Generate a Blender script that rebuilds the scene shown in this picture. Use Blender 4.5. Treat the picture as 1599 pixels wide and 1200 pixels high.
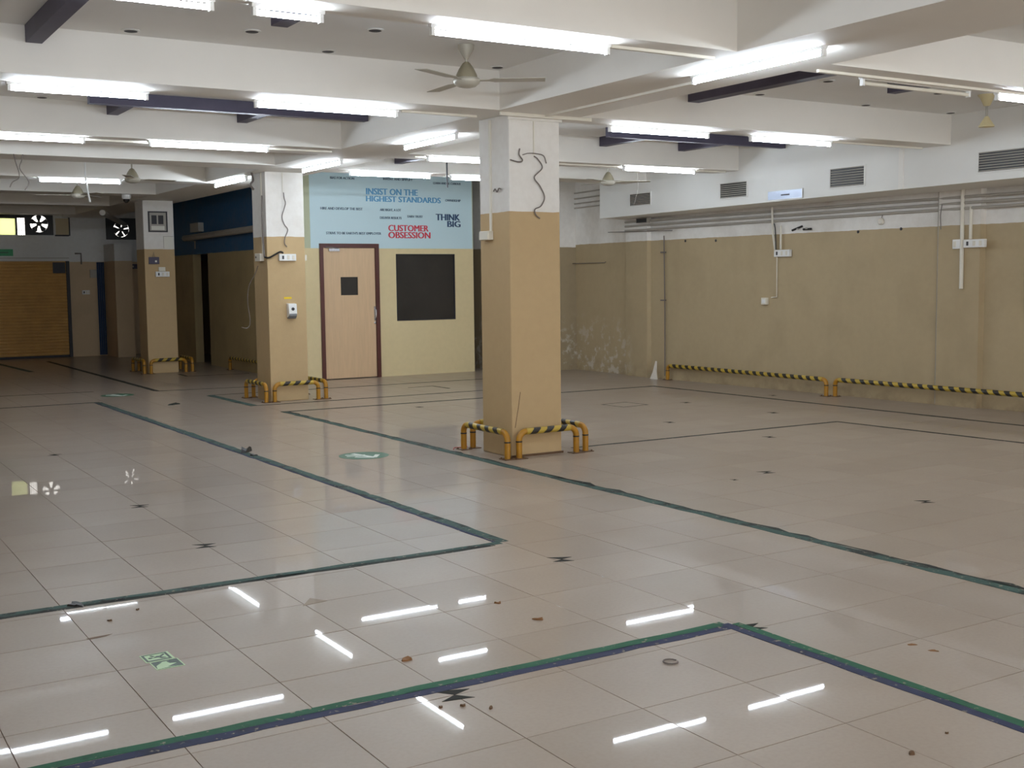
import bpy, math, random
from mathutils import Vector, Matrix
random.seed(7)
for o in list(bpy.data.objects): bpy.data.objects.remove(o)
SC = bpy.context.scene
COL = SC.collection
PI = math.pi

# ------------------------------------------------------------------ camera
CAM_H = 1.5
FPX, YAW, PITCH, ROLL = 1846.0, math.radians(31.69), math.radians(5.09), math.radians(-0.665)
Fv = Vector((math.sin(YAW)*math.cos(PITCH), math.cos(YAW)*math.cos(PITCH), -math.sin(PITCH)))
R0 = Vector((math.cos(YAW), -math.sin(YAW), 0)); U0 = R0.cross(Fv)
Rv = math.cos(ROLL)*R0 + math.sin(ROLL)*U0
Uv = -math.sin(ROLL)*R0 + math.cos(ROLL)*U0
cd = bpy.data.cameras.new('camera'); cam = bpy.data.objects.new('camera', cd); COL.objects.link(cam)
cd.sensor_fit = 'HORIZONTAL'; cd.sensor_width = 36.0; cd.lens = FPX/1599*36
cd.clip_start = 0.05; cd.clip_end = 200
cam.matrix_world = Matrix(((Rv.x, Uv.x, -Fv.x, 0), (Rv.y, Uv.y, -Fv.y, 0), (Rv.z, Uv.z, -Fv.z, CAM_H), (0, 0, 0, 1)))
SC.camera = cam

# ------------------------------------------------------------------ world, exposure
w = bpy.data.worlds.new('sky'); SC.world = w; w.use_nodes = True
bg = w.node_tree.nodes['Background']
bg.inputs[0].default_value = (1.0, 0.96, 0.90, 1); bg.inputs[1].default_value = 4.8
SC.cycles.max_bounces = 12; SC.cycles.diffuse_bounces = 7; SC.cycles.glossy_bounces = 4
TUBE_STRENGTH = 128.0
SC.view_settings.view_transform = 'Standard'; SC.view_settings.look = 'None'
SC.view_settings.exposure = -0.32; SC.view_settings.gamma = 1.0
SC.view_settings.use_curve_mapping = False

# ------------------------------------------------------------------ materials
def lin(c):
    return tuple(((v/255)/12.92 if v/255 <= .04045 else ((v/255+.055)/1.055)**2.4) for v in c)
class NT:
    def __init__(s, name):
        s.m = bpy.data.materials.new(name); s.m.use_nodes = True
        s.t = s.m.node_tree; s.b = s.t.nodes['Principled BSDF']
    def n(s, typ, **kw):
        x = s.t.nodes.new(typ)
        for k, v in kw.items(): setattr(x, k, v)
        return x
    def l(s, a, b): s.t.links.new(a, b)
    def math(s, op, a, b=None, clamp=False):
        x = s.n('ShaderNodeMath', operation=op); x.use_clamp = clamp
        for i, v in enumerate((a, b)):
            if v is None: continue
            if isinstance(v, (int, float)): x.inputs[i].default_value = v
            else: s.l(v, x.inputs[i])
        return x.outputs[0]
    def noise(s, vec, scale, detail=4, rough=.55):
        x = s.n('ShaderNodeTexNoise'); x.inputs['Scale'].default_value = scale
        x.inputs['Detail'].default_value = detail; x.inputs['Roughness'].default_value = rough
        if vec is not None: s.l(vec, x.inputs['Vector'])
        return x.outputs['Fac']
    def ramp(s, f, p0, p1):
        x = s.n('ShaderNodeMapRange'); x.interpolation_type = 'LINEAR'; x.clamp = True
        x.inputs['From Min'].default_value = p0; x.inputs['From Max'].default_value = p1
        s.l(f, x.inputs['Value']); return x.outputs['Result']
    def mix(s, f, a, b):
        x = s.n('ShaderNodeMix', data_type='RGBA')
        if isinstance(f, (int, float)): x.inputs[0].default_value = f
        else: s.l(f, x.inputs[0])
        for i, v in ((6, a), (7, b)):
            if isinstance(v, tuple): x.inputs[i].default_value = (*v[:3], 1)
            else: s.l(v, x.inputs[i])
        return x.outputs[2]
    def pos(s): return s.n('ShaderNodeNewGeometry').outputs['Position']
    def sep(s, v):
        x = s.n('ShaderNodeSeparateXYZ'); s.l(v, x.inputs[0]); return x.outputs
    def bump(s, h, strength, dist):
        x = s.n('ShaderNodeBump'); x.inputs['Strength'].default_value = strength; x.inputs['Distance'].default_value = dist
        s.l(h, x.inputs['Height']); s.l(x.outputs[0], s.b.inputs['Normal'])
    def fin(s, col=None, rough=None, metal=0, spec=None):
        if col is not None:
            if isinstance(col, tuple): s.b.inputs['Base Color'].default_value = (*col[:3], 1)
            else: s.l(col, s.b.inputs['Base Color'])
        if rough is not None:
            if isinstance(rough, (int, float)): s.b.inputs['Roughness'].default_value = rough
            else: s.l(rough, s.b.inputs['Roughness'])
        s.b.inputs['Metallic'].default_value = metal
        if spec is not None: s.b.inputs['Specular IOR Level'].default_value = spec
        return s.m
def plain(name, rgb, rough=.6, metal=0, var=.10, scale=6):
    k = NT(name); c = lin(rgb); f = k.noise(k.pos(), scale)
    return k.fin(k.mix(f, tuple(v*(1-var) for v in c), tuple(min(1, v*(1+var)) for v in c)), rough, metal)
def two_tone(name, low, high, z, stain=.35, stain_col=(120, 104, 78), peel=False):
    k = NT(name); p = k.pos(); o = k.sep(p)
    n1 = k.noise(p, 1.3, 6); n2 = k.noise(p, 14, 5); edge = k.math('MULTIPLY', k.math('SUBTRACT', k.noise(p, 5, 3), .5), .02)
    f = k.math('GREATER_THAN', k.math('ADD', o[2], edge), z)
    c = k.mix(f, lin(low), lin(high))
    sm = k.math('MULTIPLY', k.ramp(n1, .5, .78), stain)
    c = k.mix(sm, c, lin(stain_col))
    mp = k.n('ShaderNodeMapping'); mp.inputs['Scale'].default_value = (1, 1, .16); k.l(p, mp.inputs[0])
    c = k.mix(k.math('MULTIPLY', k.ramp(k.noise(mp.outputs[0], 3.2, 5), .48, .66), k.math('MULTIPLY', k.math('SUBTRACT', 1, f), stain*.5)), c, tuple(min(1, v*1.12) for v in lin(low)))
    if peel:
        mk = k.math('MULTIPLY', k.ramp(k.math('MULTIPLY', o[2], -1), -.95, -.35), k.ramp(o[1], 14.3, 14.8))
        pn = k.ramp(k.noise(p, 5.5, 7, .68), .52, .60)
        c = k.mix(k.math('MULTIPLY', k.math('MULTIPLY', mk, pn), .75), c, lin((206, 200, 188)))
        dk = k.math('MULTIPLY', k.ramp(k.math('MULTIPLY', o[2], -1), -.25, -.02), k.ramp(k.noise(p, 4, 6, .65), .45, .62))
        c = k.mix(k.math('MULTIPLY', dk, .35), c, lin((112, 94, 76)))
    g = k.math('MULTIPLY', k.ramp(n2, .35, .75), .10)
    c = k.mix(g, c, tuple(v*.6 for v in lin(low)))
    k.bump(k.noise(p, 9, 6), .12, .02)
    return k.fin(c, .62, spec=.3)
BEIGE = (188, 162, 122); WHITE = (230, 227, 222)
M = {}
M['pillar'] = two_tone('pillar_paint', BEIGE, WHITE, 2.055, .15, (170, 140, 95))
M['wall'] = two_tone('wall_paint', (176, 158, 126), WHITE, 2.04, .4, (148, 131, 102), True)
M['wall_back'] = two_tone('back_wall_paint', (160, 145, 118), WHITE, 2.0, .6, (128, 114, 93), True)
M['room'] = two_tone('room_paint', (226, 208, 164), (190, 196, 168), 1.99, .12, (180, 168, 128))
M['room_side'] = two_tone('room_side_paint', (178, 158, 116), (38, 92, 138), 2.02, .3, (110, 100, 80))
M['far'] = two_tone('far_wall_paint', (196, 172, 140), (214, 214, 212), 1.95, .3, (140, 128, 110))
M['white'] = plain('white_ceiling_paint', (234, 231, 225), .7, 0, .04, 3)
M['ceil'] = plain('ceiling_paint', (230, 229, 226), .75, 0, .06, 1.2)
M['duct'] = plain('duct_paint', (228, 227, 223), .6, 0, .05, 2)
M['steel'] = plain('dark_steel', (80, 76, 96), .55, .1, .18, 9)
M['batten'] = plain('white_plastic', (232, 232, 230), .4, 0, .03)
M['plastic'] = plain('aged_white_plastic', (222, 216, 202), .45, 0, .05)
M['conduit'] = plain('conduit_plastic', (224, 219, 206), .5, 0, .08)
M['greypipe'] = plain('grey_pipe', (166, 160, 150), .5, 0, .12)
M['black'] = plain('black_plastic', (26, 25, 26), .45, 0, .2)
M['dark'] = plain('dark_grey', (52, 50, 54), .6, 0, .2)
M['wire'] = plain('grey_wire', (112, 103, 98), .6, 0, .15)
M['redwire'] = plain('red_wire', (170, 70, 70), .6, 0, .15)
M['yellow'] = plain('yellow_paint', (168, 118, 26), .42, 0, .18, 18)
M['plate'] = plain('rusty_plate', (98, 72, 48), .6, .2, .3, 25)
M['fan'] = plain('fan_enamel', (178, 172, 158), .4, .1, .10)
M['fanbrown'] = plain('fan_cone_enamel', (150, 142, 120), .45, .1, .10)
M['fancream'] = plain('fan_cream_plastic', (206, 192, 150), .5, 0, .1)
M['silver'] = plain('silver_metal', (200, 200, 205), .25, .8, .05)
M['dullmetal'] = plain('dull_metal', (150, 156, 170), .38, .6, .1)
M['maroon'] = plain('maroon_frame_paint', (84, 40, 34), .45, 0, .2, 12)
M['mural'] = plain('pale_blue_vinyl', (200, 225, 233), .45, 0, .03, 2)
M['t_blue'] = plain('blue_letter_vinyl', (92, 156, 198), .45, 0, .03)
M['t_navy'] = plain('navy_letter_vinyl', (46, 74, 110), .45, 0, .03)
M['t_red'] = plain('red_letter_vinyl', (205, 52, 74), .45, 0, .03)
M['t_grey'] = plain('slate_letter_vinyl', (70, 92, 112), .5, 0, .03)
M['green'] = plain('green_tape', (52, 118, 88), .5, 0, .22, 20)
M['navy'] = plain('navy_tape', (50, 58, 88), .5, 0, .22, 20)
def worn(name, rgb, dark, f0=.52, f1=.60):
    k = NT(name); p = k.pos(); c0 = k.mix(k.noise(p, 16, 4), tuple(v*.8 for v in lin(rgb)), tuple(v*1.2 for v in lin(rgb)))
    c1 = k.mix(k.ramp(k.noise(p, 7, 6, .65), f0, f1), c0, lin(dark))
    return k.fin(k.mix(k.ramp(k.noise(p, 30, 4), .62, .68), c1, lin((132, 124, 110))), .75, 0, .2)
M['green'] = worn('green_tape', (44, 88, 66), (38, 66, 54), .58, .7)
M['navy'] = worn('navy_tape', (48, 52, 76), (36, 37, 48), .55, .7)
M['teal'] = worn('worn_teal_tape', (58, 80, 74), (42, 46, 43))
M['darktape'] = worn('worn_dark_tape', (46, 50, 46), (32, 30, 28))
M['marker'] = plain('dark_marker_inlay', (42, 42, 38), .8, 0, .2, 20); M['marker'].node_tree.nodes['Principled BSDF'].inputs['Specular IOR Level'].default_value = .15
M['stain'] = plain('brown_floor_stain', (122, 102, 80), .5, 0, .15, 30)
M['sticker'] = plain('green_sticker', (36, 98, 70), .4, 0, .12, 20)
M['stickerw'] = plain('white_sticker', (214, 220, 212), .45, 0, .05, 20)
M['glow'] = plain('pale_green_sticker', (178, 204, 160), .45, 0, .08, 20)
M['exitdark'] = plain('dark_green_print', (38, 62, 46), .45, 0, .1, 20)
M['leaf'] = plain('dry_leaf', (124, 86, 50), .8, 0, .25, 40)
M['shutter'] = plain('ochre_shutter_paint', (196, 150, 84), .5, .0, .25, 5)
M['curtain'] = plain('blue_plastic_strip', (44, 62, 92), .4, 0, .25, 8)
M['signgreen'] = plain('green_sign', (40, 150, 92), .5, 0, .1)
M['paper'] = plain('paper', (226, 224, 214), .8, 0, .04)
M['navysign'] = plain('dark_violet_sign', (62, 54, 78), .5, 0, .12)
M['beigeboard'] = plain('beige_board', (186, 170, 138), .6, 0, .1)
M['yellowlabel'] = plain('yellow_label', (226, 192, 30), .5, 0, .05)
M['grey_lens'] = plain('grey_dispenser_base', (120, 122, 128), .4, 0, .05)
M['dust'] = plain('plaster_dust', (216, 208, 196), .9, 0, .1, 30)
def wood(name, rgb):
    k = NT(name); p = k.pos(); mp = k.n('ShaderNodeMapping'); mp.inputs['Scale'].default_value = (14, 14, 1.1); k.l(p, mp.inputs[0])
    f = k.noise(mp.outputs[0], 3, 5); c = lin(rgb)
    return k.fin(k.mix(f, tuple(v*.86 for v in c), tuple(min(1, v*1.1) for v in c)), .4)
M['door'] = wood('pale_wood_laminate', (220, 188, 150))
def darkglass():
    k = NT('dark_room_pane'); f = k.noise(k.pos(), 2.2, 5)  # darkness of the unlit room behind is put into the pane colour
    return k.fin(k.mix(f, lin((40, 38, 36)), lin((62, 58, 54))), .28, 0, .35)
M['glass'] = darkglass()
def stripes(name):
    k = NT(name); tc = k.n('ShaderNodeTexCoord'); o = k.sep(tc.outputs['Object'])
    d = k.math('ADD', o[0], k.math('MULTIPLY', o[2], -.9))
    d = k.math('ADD', d, k.math('MULTIPLY', k.noise(tc.outputs['Object'], 18, 2), .03))
    f = k.math('GREATER_THAN', k.math('FRACT', k.math('DIVIDE', d, .138)), .5)
    return k.fin(k.mix(f, lin((180, 152, 54)), lin((34, 28, 24))), .45)
M['stripe'] = stripes('hazard_stripe_tape')
def tile():
    k = NT('polished_tile'); p = k.pos()
    oi = k.n('ShaderNodeObjectInfo').outputs['Random']
    base = k.mix(oi, lin((158, 144, 131)), lin((167, 153, 140)))
    n1 = k.noise(p, .8, 5); n2 = k.noise(p, 60, 3); n3 = k.noise(p, 3.5, 6)
    c = k.mix(k.math('MULTIPLY', k.ramp(n1, .42, .72), .35), base, lin((143, 126, 111)))
    c = k.mix(k.math('MULTIPLY', k.ramp(n2, .4, .7), .14), c, lin((128, 110, 96)))
    r = k.math('ADD', .31, k.math('MULTIPLY', n3, .1))
    k.bump(k.noise(p, 5, 2), .02, .0015)
    k.b.inputs['Coat Weight'].default_value = .38; k.b.inputs['Coat Roughness'].default_value = .02
    return k.fin(c, r, 0, .16)
M['tile'] = tile()
M['grout'] = plain('grout', (118, 98, 80), .85, 0, .15, 8)
def emit(name, col, s):
    m = bpy.data.materials.new(name); m.use_nodes = True; t = m.node_tree; t.nodes.clear()
    e = t.nodes.new('ShaderNodeEmission'); e.inputs[0].default_value = (*col, 1); e.inputs[1].default_value = s
    o = t.nodes.new('ShaderNodeOutputMaterial'); t.links.new(e.outputs[0], o.inputs[0]); return m
M['tube'] = emit('lit_tube', (.80, .90, 1.0), TUBE_STRENGTH)
def frosted():
    k = NT('frosted_yellow_pane')
    k.b.inputs['Transmission Weight'].default_value = .9
    return k.fin(lin((186, 194, 136)), .6)
M['frost'] = frosted()

# ------------------------------------------------------------------ mesh helpers
class MB:
    def __init__(s): s.v = []; s.f = []
    def quad_box(s, a, b):
        x0, y0, z0 = a; x1, y1, z1 = b; i = len(s.v)
        s.v += [(x0,y0,z0),(x1,y0,z0),(x1,y1,z0),(x0,y1,z0),(x0,y0,z1),(x1,y0,z1),(x1,y1,z1),(x0,y1,z1)]
        s.f += [tuple(i+j for j in q) for q in ((0,3,2,1),(4,5,6,7),(0,1,5,4),(1,2,6,5),(2,3,7,6),(3,0,4,7))]
        return s
    def prism(s, poly, z0, z1, axis='z'):
        """poly: list of 2D points; extruded along axis between z0 and z1"""
        n = len(poly); i = len(s.v)
        def P(p, t):
            return {'z': (p[0], p[1], t), 'y': (p[0], t, p[1]), 'x': (t, p[0], p[1])}[axis]
        s.v += [P(p, z0) for p in poly] + [P(p, z1) for p in poly]
        s.f += [tuple(i+j for j in reversed(range(n))), tuple(i+n+j for j in range(n))]
        for j in range(n):
            k = (j+1) % n; s.f.append((i+j, i+k, i+n+k, i+n+j))
        return s
    def tube(s, pts, r, seg=8, caps=True):
        pts = [Vector(p) for p in pts]; rings = []
        up = Vector((0, 0, 1)); prev = None
        rr = r if isinstance(r, (list, tuple)) else [r]*len(pts)
        for i, p in enumerate(pts):
            if i == 0: d = pts[1]-p
            elif i == len(pts)-1: d = p-pts[i-1]
            else: d = (pts[i+1]-p).normalized() + (p-pts[i-1]).normalized()
            d.normalize()
            if prev is None:
                a = d.cross(up)
                if a.length < 1e-3: a = d.cross(Vector((1, 0, 0)))
            else:
                a = prev - d*prev.dot(d)
                if a.length < 1e-4: a = d.cross(up)
            a.normalize(); prev = a; b = d.cross(a)
            base = len(s.v)
            for k in range(seg):
                t = 2*PI*k/seg; s.v.append(tuple(p + (a*math.cos(t) + b*math.sin(t))*rr[i]))
            rings.append(base)
        for q in range(len(rings)-1):
            for k in range(seg):
                k2 = (k+1) % seg
                s.f.append((rings[q]+k, rings[q]+k2, rings[q+1]+k2, rings[q+1]+k))
        if caps:
            s.f.append(tuple(rings[0]+k for k in reversed(range(seg)))); s.f.append(tuple(rings[-1]+k for k in range(seg)))
        return s
    def lathe(s, prof, c=(0, 0, 0), seg=24, axis='z'):
        """prof: (radius, height) list"""
        rings = []
        for r, h in prof:
            base = len(s.v); r = max(r, 1e-4)
            for k in range(seg):
                t = 2*PI*k/seg; x, y = r*math.cos(t), r*math.sin(t)
                s.v.append((c[0]+x, c[1]+y, c[2]+h) if axis == 'z' else (c[0]+x, c[1]+h, c[2]+y))
            rings.append(base)
        for q in range(len(rings)-1):
            for k in range(seg):
                k2 = (k+1) % seg; s.f.append((rings[q]+k, rings[q]+k2, rings[q+1]+k2, rings[q+1]+k))
        s.f.append(tuple(rings[0]+k for k in reversed(range(seg)))); s.f.append(tuple(rings[-1]+k for k in range(seg)))
        return s
    def mesh(s, name, mat, smooth=False):
        me = bpy.data.meshes.new(name); me.from_pydata(s.v, [], s.f); me.validate(); me.update()
        import bmesh
        bm = bmesh.new(); bm.from_mesh(me); bmesh.ops.recalc_face_normals(bm, faces=bm.faces); bm.to_mesh(me); bm.free()
        if mat: me.materials.append(M[mat])
        if smooth:
            me.polygons.foreach_set('use_smooth', [True]*len(me.polygons))
            try: me.set_sharp_from_angle(angle=math.radians(40))
            except Exception: pass
        return me
    def obj(s, name, mat, parent=None, smooth=False, loc=None, rot=None, bevel=0):
        o = bpy.data.objects.new(name, s.mesh(name, mat, smooth)); COL.objects.link(o)
        if loc: o.location = loc
        if rot: o.rotation_euler = rot
        if parent: o.parent = parent
        if bevel:
            b = o.modifiers.new('bevel', 'BEVEL'); b.width = bevel; b.segments = 2; b.limit_method = 'ANGLE'
        return o
def box(a, b): return MB().quad_box(a, b)
def tag(o, label=None, cat=None, group=None, kind=None):
    if label: o['label'] = label
    if cat: o['category'] = cat
    if group: o['group'] = group
    if kind: o['kind'] = kind
    return o
def thing(name, label, cat, loc=(0, 0, 0), rotz=0, group=None):
    o = bpy.data.objects.new(name, None); COL.objects.link(o); o.empty_display_size = .1
    o.location = loc; o.rotation_euler = (0, 0, rotz)
    return tag(o, label, cat, group)
def struct(o, label=None, cat=None): return tag(o, label, cat, kind='structure')
def smooth_path(pts, n=6):
    """Catmull-Rom through pts"""
    P = [Vector(p) for p in pts]; P = [P[0]*2-P[1]] + P + [P[-1]*2-P[-2]]; out = []
    for i in range(1, len(P)-2):
        for k in range(n):
            t = k/n; a, b, c, d = P[i-1], P[i], P[i+1], P[i+2]
            out.append(.5*((2*b) + (c-a)*t + (2*a-5*b+4*c-d)*t*t + (3*b-a-3*c+d)*t**3))
    out.append(P[-2]); return out
def proj(p):
    v = Vector(p) - Vector((0, 0, CAM_H)); d = v.dot(Fv)
    if d < .05: return None
    return (799.5+FPX*v.dot(Rv)/d, 600-FPX*v.dot(Uv)/d)

# ================================================================== SETTING
SLAB, SOFFIT = 3.16, 2.85
Y_BACK, Y_FAR, X_LEFT = -5.0, 25.5, -4.0
# ---- floor
floor = struct(box((X_LEFT, Y_BACK, -.15), (12.4, Y_FAR+.3, -.004)).obj('floor', 'grout'), 'beige polished tile floor with thin brown joints', 'floor')
T = .482; GAP = .003; TX, TY = 2.0, 3.66
tiles = []
ix0, ix1 = math.ceil((X_LEFT-TX)/T), math.floor((12.3-TX)/T); iy0, iy1 = math.ceil((Y_BACK-TY)/T), math.floor((Y_FAR-TY)/T)
for i in range(ix0, ix1):
    for j in range(iy0, iy1):
        x, y = TX+(i+.5)*T, TY+(j+.5)*T
        cs = [proj((x+a*T/2, y+b*T/2, 0)) for a, b in ((-1,-1),(1,-1),(1,1),(-1,1))]
        area = 0
        if all(cs):
            pc = [(min(max(px, 0), 1599), min(max(py, 0), 1200)) for px, py in cs]
            area = abs(sum(pc[k][0]*pc[(k+1) % 4][1]-pc[(k+1) % 4][0]*pc[k][1] for k in range(4)))/2
        tiles.append((area, x, y))
tiles.sort(reverse=True)
h = T/2-GAP/2; c = .0006
tile_me = MB()
tile_me.v = [(-h,-h,-.008),(h,-h,-.008),(h,h,-.008),(-h,h,-.008),(-h,-h,-c),(h,-h,-c),(h,h,-c),(-h,h,-c),(-h+c,-h+c,0),(h-c,-h+c,0),(h-c,h-c,0),(-h+c,h-c,0)]
tile_me.f = [(8,9,10,11)] + [(a, (a+1) % 4, (a+1) % 4+4, a+4) for a in range(4)] + [(a+4, (a+1) % 4+4, (a+1) % 4+8, a+8) for a in range(4)]
tmesh = tile_me.mesh('tile', 'tile')
rt = random.Random(3)
for a, x, y in tiles[:300]:
    o = bpy.data.objects.new('tile', tmesh); COL.objects.link(o); o.parent = floor
    o.location = (x, y, 0); o.rotation_euler = (rt.gauss(0, .0007), rt.gauss(0, .0007), 0)
rest = MB()
for a, x, y in tiles[300:]:
    tx, ty = rt.gauss(0, .0006), rt.gauss(0, .0006); b = len(rest.v)
    rest.v += [(x+px, y+py, pz+px*tx+py*ty) for px, py, pz in tile_me.v]
    rest.f += [tuple(b+q for q in f) for f in tile_me.f]
tag(rest.obj('tile_field', 'tile', floor), kind='stuff')

# ---- ceiling slab with its concrete beams
ceiling = struct(box((X_LEFT, Y_BACK, SLAB), (12.4, Y_FAR+.3, SLAB+.2)).obj('ceiling', 'ceil'), 'white painted concrete ceiling with deep beams', 'ceiling')
box((5.0, Y_BACK, SOFFIT), (5.83, Y_FAR, SLAB+.01)).obj('beam', 'white', ceiling)
LEFT_BEAMS = [(-2.9, -2.5), (-.05, .37), (2.75, 3.17), (5.47, 5.70), (8.24, 8.63), (11.38, 12.0), (13.3, 13.85), (15.93, 16.4), (18.42, 18.9), (21.4, 21.9), (24.2, 24.7)]
for y0, y1 in LEFT_BEAMS:
    box((X_LEFT, y0, SOFFIT), (5.0, y1, SLAB+.01)).obj('beam', 'white', ceiling)
for y0, y1 in [(-2.9, -2.5), (-.05, .37), (2.75, 3.17), (5.50, 5.78), (8.28, 8.63), (11.52, 12.0), (13.42, 13.9)]:
    box((5.83, y0, SOFFIT), (10.568, y1, SLAB+.01)).obj('beam', 'white', ceiling)
# ---- walls
rw = [(11.12, 16.0), (11.10, 14.55), (11.03, 14.52), (11.00, 13.96), (11.06, 13.94), (11.06, 13.3), (11.13, 12.0), (11.19, 10.7), (11.23, 9.5), (11.28, 8.96), (11.24, 8.95), (11.27, 8.42), (11.34, 8.40), (11.42, 7.2), (11.55, 4.5), (11.75, Y_BACK), (12.3, Y_BACK), (12.3, 16.0)]
struct(MB().prism(rw, -.01, SLAB).obj('wall_right', 'wall'), 'long right wall painted beige below and white above', 'wall')
struct(box((9.98, 15.98, -.01), (11.3, 16.2, SLAB)).obj('wall_back', 'wall_back'), 'stained beige and white wall at the back right', 'wall')
struct(box((X_LEFT-.2, Y_BACK, -.01), (X_LEFT, Y_FAR, SLAB)).obj('wall_left', 'wall'), 'left wall of the hall', 'wall')
# wall behind the viewer with a glazed shop front opening
bw = MB(); bw.quad_box((X_LEFT, Y_BACK-.2, -.01), (12.3, Y_BACK, .25)); bw.quad_box((X_LEFT, Y_BACK-.2, 2.55), (12.3, Y_BACK, SLAB))
for x in (X_LEFT, -.3, 3.4, 7.1, 11.5): bw.quad_box((x, Y_BACK-.2, .25), (x+.45, Y_BACK, 2.55))
struct(bw.obj('wall_entrance', 'wall'), 'wall with shop front openings behind the viewer', 'wall')
# far wall with its ventilation openings
fw = MB()
for a, b in (((X_LEFT, 1.965), (3.80, SLAB)), ((3.80, 1.965), (6.62, 2.41)), ((3.80, 2.97), (6.62, SLAB)), ((3.80, 2.41), (4.83, 2.49)), ((4.83, 2.41), (5.86, 2.97)), ((6.50, 2.41), (6.62, 2.97)), ((5.86, 2.86), (6.50, 2.97)), ((5.09, -.01), (6.62, 1.965)), ((6.62, -.01), (7.8, SLAB)), ((X_LEFT, -.01), (2.6, 1.965))):
    fw.quad_box((a[0], Y_FAR, a[1]), (b[0], Y_FAR+.2, b[1]))
struct(fw.obj('wall_far', 'far'), 'far wall over the roller shutter with fan openings', 'wall')
struct(box((5.80, 24.6, -.01), (6.15, 25.5, 2.3)).obj('trim_1', 'far'), 'beige pier beside the blue strip at the far wall', 'pier')
# office room at the back: front wall, left wall, right wall
rf = MB(); Y0, Y1 = 16.7, 16.85
for a, b in (((6.62, -.01), (6.934, SLAB)), ((6.934, 2.06), (7.91, SLAB)), ((7.91, -.01), (8.21, SLAB)), ((8.21, -.01), (9.255, .862)), ((8.21, 1.905), (9.255, SLAB)), ((9.255, -.01), (9.6, SLAB))):
    rf.quad_box((a[0], Y0, a[1]), (b[0], Y1, b[1]))
struct(rf.obj('wall_front_room', 'room'), 'cream front wall of the small office room', 'wall')
rs = MB()
for a, b in (((16.85, -.01), (21.12, SLAB)), ((21.12, 2.02), (22.02, SLAB)), ((22.02, -.01), (Y_FAR, SLAB))):
    rs.quad_box((6.62, a[0], a[1]), (6.77, b[0], b[1]))
struct(rs.obj('wall_room_side', 'room_side'), 'office side wall, blue above and beige below, in shadow', 'wall')
struct(MB().quad_box((9.45, 16.85, -.01), (9.6, 21, SLAB)).quad_box((9.98, 16.2, -.01), (10.12, 21, SLAB)).quad_box((9.6, 20.8, -.01), (9.98, 21, SLAB)).quad_box((9.6, 16.0, 2.84), (9.98, 16.2, SLAB)).obj('wall_passage', 'wall_back'), 'narrow dark passage between office and back wall', 'wall')
struct(MB().quad_box((6.77, 19.5, -.01), (9.45, 19.6, SLAB)).quad_box((7.6, 19.6, -.01), (7.7, Y_FAR, SLAB)).obj('wall_inner', 'far'), 'dark inner wall behind the side doorway', 'wall')

# office door
d = bpy.data.objects.new('door_1', None); COL.objects.link(d); d.location = (6.934, 16.7, 0); struct(d, 'pale wood office door in a maroon frame', 'door')
MB().quad_box((0, -.03, 0), (.058, .12, 2.06)).quad_box((.918, -.03, 0), (.976, .12, 2.06)).quad_box((.058, -.03, 2.0), (.918, .12, 2.06)).obj('door_frame', 'maroon', d)
lf = MB()
for a, b in (((.062, .012), (.341, 1.996)), ((.627, .012), (.914, 1.996)), ((.341, .012), (.627, 1.279)), ((.341, 1.555), (.627, 1.996))): lf.quad_box((a[0], .005, a[1]), (b[0], .045, b[1]))
leaf = lf.obj('door_leaf', 'door', d)
box((.341, .018, 1.279), (.627, .034, 1.555)).obj('vision_panel', 'glass', leaf)
MB().quad_box((.885, -.008, .88), (.91, .005, 1.10)).tube(smooth_path([(.897, -.005, 1.06), (.897, -.045, 1.045), (.897, -.05, .99), (.897, -.045, .935), (.897, -.005, .92)], 4), .008, 8).obj('handle', 'silver', leaf, True)
MB().lathe([(.016, .0), (.016, -.014), (.006, -.016)], (.897, .005, .845), 12, 'y').obj('lock', 'silver', leaf, True)
MB().quad_box((.15, -.035, 1.945), (.32, .003, 1.985)).tube([(.3, -.03, 1.985), (.2, -.07, 1.998), (.08, -.02, 2.005)], .006, 6).obj('door_closer', 'silver', leaf)
wn = bpy.data.objects.new('window_1', None); COL.objects.link(wn); wn.location = (8.21, 16.7, .862); struct(wn, 'square dark office window beside the wooden door', 'window')
box((.012, .03, .012), (1.033, .04, 1.031)).obj('window_pane', 'glass', wn)
MB().quad_box((0, -.006, 0), (1.045, .045, .012)).quad_box((0, -.006, 1.031), (1.045, .045, 1.043)).quad_box((0, -.006, .012), (.012, .045, 1.031)).quad_box((1.033, -.006, .012), (1.045, .045, 1.031)).obj('window_frame', 'dark', wn)

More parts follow.
